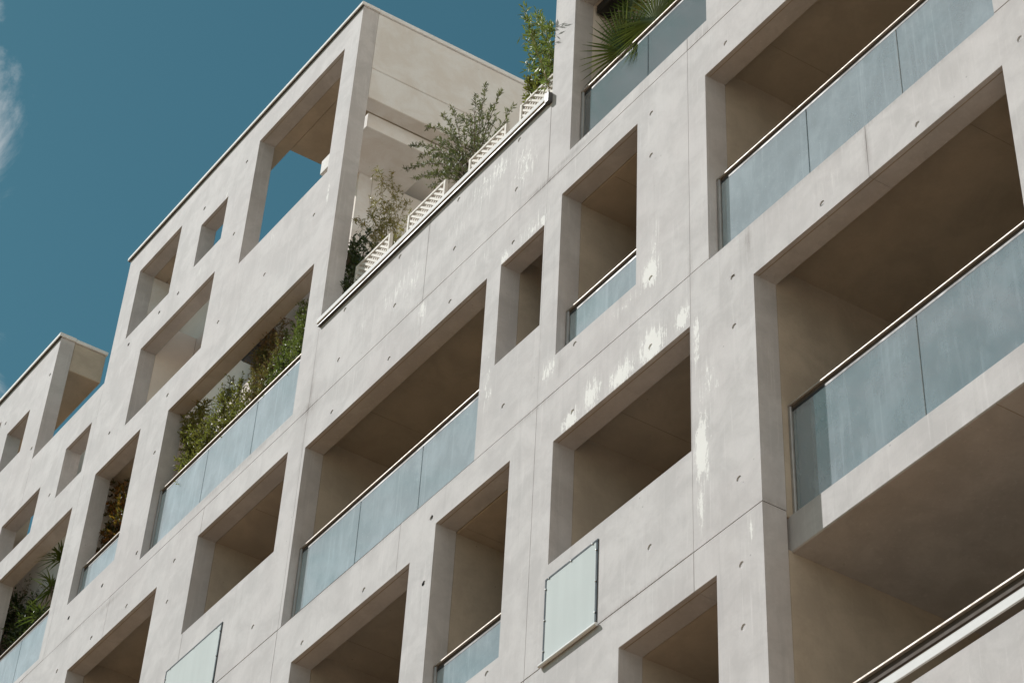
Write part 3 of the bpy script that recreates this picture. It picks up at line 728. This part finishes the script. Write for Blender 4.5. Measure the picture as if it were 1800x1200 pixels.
TIP = {
'olive':[(-161.0, 227.8, 5.9), (-163.7, 231.1, 6.3), (-166.4, 231.4, 6.4), (-161.0, 226.8, 6.8), (-157.0, 219.6, 6.3), (-169.0, 234.0, 6.8), (-167.0, 227.4, 4.3), (-172.3, 231.9, 5.5), (-178.0, 234.5, 6.8), (-177.4, 229.0, 6.0), (-174.7, 225.5, 6.7), (-167.9, 221.4, 4.5), (-164.9, 223.6, 5.5), (-160.2, 220.6, 4.9), (-157.8, 217.9, 5.7), (-167.3, 219.6, 5.8), (-166.8, 223.4, 4.2), (-157.9, 213.8, 4.8), (-160.5, 231.2, 4.9), (-162.2, 230.6, 4.5), (-158.0, 227.8, 5.3), (-153.9, 220.9, 4.6), (-167.1, 232.4, 4.4), (-170.5, 234.5, 5.3), (-177.2, 239.3, 6.8), (-179.8, 237.7, 6.4), (-180.2, 233.3, 6.3), (-174.2, 228.0, 4.8), (-171.8, 224.5, 5.7), (-170.0, 228.9, 5.0), (-160.3, 225.3, 4.7), (-155.0, 218.7, 4.5), (-164.7, 226.1, 4.8), (-165.3, 226.9, 6.8), (-174.4, 231.0, 6.5), (-160.4, 222.8, 6.5), (-168.9, 226.7, 6.4), (-160.4, 218.0, 4.7), (-172.7, 224.7, 5.1)],
'bamboo_y':[(-186.4, 238.6, 5.6), (-182.5, 233.9, 5.8), (-187.7, 234.1, 6.2), (-187.7, 229.2, 4.2), (-180.2, 229.5, 5.5), (-178.1, 225.8, 5.7), (-182.2, 228.3, 5.3), (-174.7, 219.1, 4.4), (-186.8, 230.4, 5.2), (-175.7, 217.7, 4.2), (-184.9, 227.0, 6.3), (-181.8, 224.8, 6.2), (-185.8, 225.5, 5.4)],
'dark':[(-185.2, 223.2, 3.8), (-187.0, 224.0, 3.7), (-184.0, 223.1, 4.1), (-182.8, 219.6, 4.5), (-187.6, 220.6, 3.4), (-185.8, 220.3, 4.0), (-187.0, 216.7, 3.3), (-186.9, 213.0, 3.2)],
'bamboo_r':[(-148.5, 231.6, 3.4), (-146.5, 228.1, 3.2), (-148.5, 227.7, 2.8), (-144.7, 225.9, 3.0), (-149.1, 225.3, 3.7), (-148.3, 222.0, 2.7), (-144.3, 221.5, 2.7), (-147.0, 220.5, 3.5), (-145.0, 219.3, 3.0), (-142.3, 222.5, -2.2), (-142.0, 219.6, -1.8)],
'shrub_r':[(-149.3, 220.6, 3.5), (-148.0, 218.3, 3.5), (-146.7, 218.2, 3.3), (-149.3, 219.4, 4.0), (-145.3, 215.6, 3.2)],
'p5a':[(-223.4, 219.7, 2.8), (-220.1, 219.6, 3.0), (-224.0, 217.7, 3.0), (-218.7, 212.6, 2.4), (-214.6, 211.1, 2.2), (-223.4, 218.4, 2.1), (-221.5, 219.5, 3.0), (-213.9, 212.6, 2.0), (-222.6, 214.5, 2.7), (-221.8, 209.6, 2.0), (-216.3, 209.8, 2.2), (-213.4, 209.2, 3.0), (-217.8, 207.9, 2.1), (-224.9, 217.1, 2.6), (-221.2, 216.4, 2.4), (-216.0, 212.7, 2.4), (-219.6, 207.3, 2.4)],
'p5b':[(-212.6, 217.4, 2.6), (-209.1, 215.2, 2.5), (-211.5, 215.1, 3.2), (-206.8, 213.4, 3.0), (-213.9, 215.1, 2.9), (-212.6, 215.3, 2.1), (-209.7, 212.5, 2.8), (-205.2, 210.9, 2.0), (-209.4, 209.9, 2.2), (-205.8, 208.1, 1.9), (-213.2, 213.2, 2.2), (-210.2, 209.1, 2.3), (-205.3, 210.4, 2.9)],
'p5c':[(-205.3, 218.5, 2.9), (-202.8, 220.3, 3.0), (-199.2, 215.7, 2.4), (-205.9, 214.8, 2.7), (-201.0, 212.0, 2.4), (-204.5, 216.6, 3.3), (-199.6, 213.9, 2.3), (-207.6, 217.2, 3.0), (-204.7, 223.2, 2.6), (-202.5, 223.7, 2.8), (-208.6, 220.5, 4.0), (-199.7, 219.3, 2.5), (-203.8, 218.7, 3.4), (-204.7, 213.0, 3.0)],
'p5d':[(-199.8, 217.1, 3.2), (-199.6, 212.4, 2.3), (-203.0, 211.3, 3.0), (-198.5, 213.1, 2.5), (-198.6, 210.1, 2.1), (-201.3, 210.8, 2.5), (-197.0, 210.5, 2.3), (-202.2, 208.9, 2.4), (-197.3, 213.4, 2.7), (-200.0, 208.2, 2.4), (-197.1, 207.4, 1.9)],
'p5e':[(-195.8, 217.3, 2.6), (-195.2, 219.0, 2.7), (-197.7, 216.5, 3.2), (-195.9, 212.1, 2.2), (-193.7, 215.7, 1.9), (-195.3, 214.3, 2.6), (-194.6, 210.1, 2.2), (-193.0, 213.2, 2.0), (-195.5, 208.9, 2.6), (-193.8, 211.0, 2.3), (-195.1, 212.6, 2.4)],
'p6':[(-244.4, 221.2, 3.6), (-241.4, 219.4, 3.4), (-245.4, 220.2, 3.9), (-244.8, 217.4, 3.3), (-250.0, 218.4, 3.8), (-250.2, 217.5, 4.9), (-242.4, 212.4, 3.7), (-239.7, 212.4, 3.0), (-243.3, 211.2, 3.1), (-240.5, 215.6, 3.3)],
'pl':[(-282.2, 222.0, 5.0), (-275.7, 220.4, 4.2), (-268.6, 213.9, 4.0), (-263.0, 209.9, 3.6), (-279.4, 218.9, 5.5), (-270.0, 211.8, 4.3), (-266.5, 213.6, 3.8), (-274, 214, 4.4), (-271, 216, 4.8)],
'wisp':[(-279.7, 228.7, 5.1), (-273.5, 223.2, 5.2), (-271.0, 220.8, 5.7), (-274.9, 222.5, 5.1)],
}
plant('olive_shrub', 'large olive green shrub of many upright shoots behind the terrace trellises', 'shrub', TIP['olive'], (-162.5, 213.5, 5.2),
      (-168, -157, 205.03, 213.6, 3.6, 7.0, 'terracotta'), 'olive', ln=.056, wd=.0066, twigs=15, per=6, tl=.085, start=.25, stem=.007, spread=.6, up=.9, arch=.12, seed=3)
plant('yellow_bamboo', 'tall thin yellowish bamboo against the tower wall', 'bamboo', TIP['bamboo_y'], (-181.0, 210.5, 5.2),
      (-183.6, -174.8, 205.03, 210.6, 3.6, 7.0, 'terracotta'), 'straw', 'cane', ln=.052, wd=.0055, twigs=15, per=7, tl=.16, start=.25, stem=.006, droop=.25, spread=.9, up=.4, seed=5)
plant('dark_shrub', 'small dark leafy shrub in the corner between trellis and tower', 'shrub', TIP['dark'], (-184.4, 207.0, 3.3),
      (-184.58, -183.75, 205.03, 207.6, 2.6, 3.5, 'clay'), 'deep', ln=.06, wd=.011, twigs=18, per=8, tl=.13, start=.3, stem=.005, spread=.9, seed=7)
plant('bright_bamboo', 'bright green bamboo rising against the sky beside the right block', 'bamboo', TIP['bamboo_r'], (-145.4, 210.6, 4.6),
      (-147.4, -142.0, 205.03, 210.6, 3.6, 7.0, 'terracotta'), 'bamboo', 'cane', ln=.075, wd=.009, twigs=17, per=8, tl=.15, start=.25, stem=.006, droop=.2, spread=.95, up=.4, seed=8)
plant('low_shrub', 'low round green shrub at the top of the terrace trellis', 'shrub', TIP['shrub_r'], (-149.5, 211.0, 5.0),
      (-151.2, -147.7, 205.03, 210.6, 3.8, 6.8, 'terracotta'), 'fresh', ln=.05, wd=.012, twigs=34, per=9, tl=.12, start=.4, stem=.005, spread=.9, seed=9)
G5 = 'shrubs in the planted loggia'
plant('balcony_shrub', 'dense green shrub filling the left corner of the planted loggia', 'shrub', TIP['p5a'], (-219.5, 198.5, 3.7),
      (-223.6, -216.2, 192.03, 198.6, 2.9, 6.6, 'clay'), 'fresh', ln=.045, wd=.0085, twigs=34, per=9, tl=.17, start=.35, stem=.007, spread=.95, seed=11, group=G5)
plant('balcony_shrub', 'green shrub with a thin leafy twig reaching to the loggia beam', 'shrub', TIP['p5b'], (-212.0, 198.5, 3.7),
      (-215.6, -209.6, 192.03, 198.6, 2.9, 6.6, 'clay'), 'fresh', ln=.045, wd=.008, twigs=30, per=8, tl=.16, start=.4, stem=.006, spread=.95, seed=12, group=G5)
plant('balcony_shrub', 'tall russet shrub with thin brown twigs below the grey box', 'shrub', TIP['p5c'], (-205.5, 198.5, 3.7),
      (-209.0, -203.0, 192.03, 198.6, 2.9, 6.6, 'clay'), 'russet', ln=.042, wd=.006, twigs=34, per=8, tl=.15, start=.35, stem=.006, spread=.9, seed=13, group=G5)
plant('balcony_shrub', 'yellow green bushy shrub in the middle of the loggia handrail', 'shrub', TIP['p5d'], (-199.5, 198.5, 3.7),
      (-202.4, -196.9, 192.03, 198.6, 2.9, 6.6, 'clay'), 'bamboo', ln=.042, wd=.006, twigs=36, per=9, tl=.15, start=.4, stem=.006, spread=.9, seed=14, group=G5)
plant('balcony_shrub', 'feathery green shrub at the right end of the planted loggia', 'shrub', TIP['p5e'], (-193.5, 198.5, 3.7),
      (-196.3, -190.8, 192.03, 198.6, 2.9, 6.6, 'clay'), 'bamboo', ln=.045, wd=.0055, twigs=36, per=9, tl=.15, start=.4, stem=.006, spread=.9, seed=15, group=G5)
plant('amber_shrub', 'dark shrub with amber and orange leaves in a narrow loggia', 'shrub', TIP['p6'], (-240.5, 198.0, 4.2),
      (-243.5, -237.0, 192.03, 198.1, 2.7, 6.2, 'clay'), 'amber', ln=.065, wd=.016, twigs=15, per=9, tl=.15, start=.4, stem=.007, spread=.9, seed=16, cluster=True)
plant('shady_shrub', 'dark broad shrub in the shade of the far left loggia', 'shrub', TIP['pl'], (-268.5, 198.0, 4.6),
      (-276.0, -263.5, 192.03, 198.1, 2.9, 6.6, 'clay'), 'deep', ln=.06, wd=.013, twigs=22, per=9, tl=.2, start=.4, stem=.007, spread=.95, seed=17)
plant('wispy_shrub', 'sparse wispy shrub with drooping stems in the far left loggia', 'shrub', TIP['wisp'], (-278.5, 198.0, 5.2),
      (-281.0, -276.5, 192.03, 198.1, 3.6, 6.6, 'clay'), 'russet', ln=.05, wd=.006, twigs=10, per=5, tl=.2, start=.4, stem=.004, droop=.6, spread=.9, seed=18)

# --- strap-leaved plant (yucca) in the far left loggia
def yucca():
    rg = random.Random(21)
    t = empty('yucca', P(-257.5, 192.05, 4.5), 'green spiky yucca on a stem beside the dark shrub in the far left loggia', 'yucca')
    planter(t, -261.5, -254.0, 192.05, 198.1, 2.9, 6.4, 'clay')
    tops = [P(-262.5, 214.6, 4.2), P(-261.4, 219.2, 4.3), P(-264.2, 210.6, 4.3)]
    S = MB(); base = P(-258.0, 197.6, 4.5)
    for e in tops: S.tube(bez(base, base.lerp(e, .5) + Vector((.1, 0, .05)), e, 7), .022, .012, 7)
    S.build('stem', 'bark', t, smooth=True)
    for e in tops:
        b = MB()
        for k in range(46):
            a = rg.uniform(0, 2 * math.pi); el = rg.uniform(-.5, 1.3)
            d = Vector((math.cos(a) * math.cos(el), math.sin(a) * math.cos(el), math.sin(el)))
            l = rg.uniform(.20, .34)
            p0 = e + Vector((0, 0, rg.uniform(-.10, .06))); s = d.cross(Vector((0, 0, 1))).normalized()
            pts = [p0 + d * l * q + Vector((0, 0, -.10 * q * q * l * 3)) for q in (0, .35, .7, 1)]
            wdt = (.008, .012, .008, .0008); o = len(b.v)
            for pnt, ww in zip(pts, wdt): b.v += [pnt + s * ww, pnt - s * ww]
            for q in range(3): b.f.append((o + 2 * q, o + 2 * q + 1, o + 2 * q + 3, o + 2 * q + 2))
        b.build('leaf_rosette', 'palm', t)
yucca()

# --- fan palm in the top right loggia
def fan_palm():
    rg = random.Random(31)
    crown = P(-124.0, 203.2, 4.6)
    t = empty('fan_palm', P(-122.5, 191.7, 4.8), 'green fan palm with big round fronds spilling over the balcony rail', 'palm')
    planter(t, -126.0, -119.0, 191.7, 197.6, 2.9, 6.7, 'clay')
    MB().tube([P(-122.5, 196.6, 4.8), P(-122.9, 200.0, 4.8), crown], .055, .06, 9).build('trunk', 'bark', t, smooth=True)
    def frond(hub, axis, normal, r, n, span, mat, lift=0.0, over=None):
        hub = Vector(hub); axis = Vector(axis).normalized(); nn = Vector(normal).normalized(); nn = (nn - axis * nn.dot(axis)).normalized(); sd = nn.cross(axis)
        b = MB(); b.tube([crown] + (over or [crown.lerp(hub, .5) + Vector((0, 0, .05))]) + [hub], .009, .006, 6)
        for k in range(n):
            a = math.radians(-span / 2 + span * (k + rg.uniform(-.15, .15)) / (n - 1))
            d = axis * math.cos(a) + sd * math.sin(a)
            l = r * (1 - .16 * (abs(a) / math.radians(span / 2)) ** 2) * rg.uniform(.94, 1.05)
            q = nn.cross(d)
            o = len(b.v); wr = .0125 * rg.uniform(.9, 1.1)
            drp = rg.uniform(.02, .12)
            for f_, ww, dep in ((0.02, .002, 0), (.3, wr, .010), (.62, wr * .75, .008), (1.0, .0008, 0)):
                c = hub + d * l * f_ + Vector((0, 0, -1)) * drp * l * f_ * f_ + nn * lift * f_ * f_
                b.v += [c + q * ww, c - nn * dep, c - q * ww]
            for s in range(3):
                i = o + 3 * s
                b.f += [(i, i + 1, i + 4, i + 3), (i + 1, i + 2, i + 5, i + 4)]
        return b.build('frond', mat, t)
    N0 = (.50, -.62, -.60)
    frond(P(-129.2, 205.3, 1.9), (-.92, -.15, .18), (.40, -.80, -.45), .58, 46, 310, 'palm')
    frond(P(-124.0, 205.5, 1.9), (-.25, -.10, .95), (.40, -.80, -.45), .60, 46, 310, 'palm')
    frond(P(-128.0, 207.6, 3.0), (-.55, -.2, .75), (.45, -.7, -.5), .48, 38, 230, 'palm')
    frond(P(-129.9, 208.8, 2.6), (-.8, -.2, .35), (.45, -.75, -.45), .30, 22, 150, 'palm_dry')
    frond(P(-125.4, 209.5, 2.6), (.0, .0, 1), (.4, -.8, -.4), .32, 20, 140, 'palm_dry')
    frond(P(-130.9, 214.9, 4.0), (-.6, -.2, .7), N0, .46, 34, 240, 'palm')
    frond(P(-122.5, 208.7, 3.6), (.4, .2, .8), (.4, -.8, -.3), .5, 34, 240, 'palm')
fan_palm()
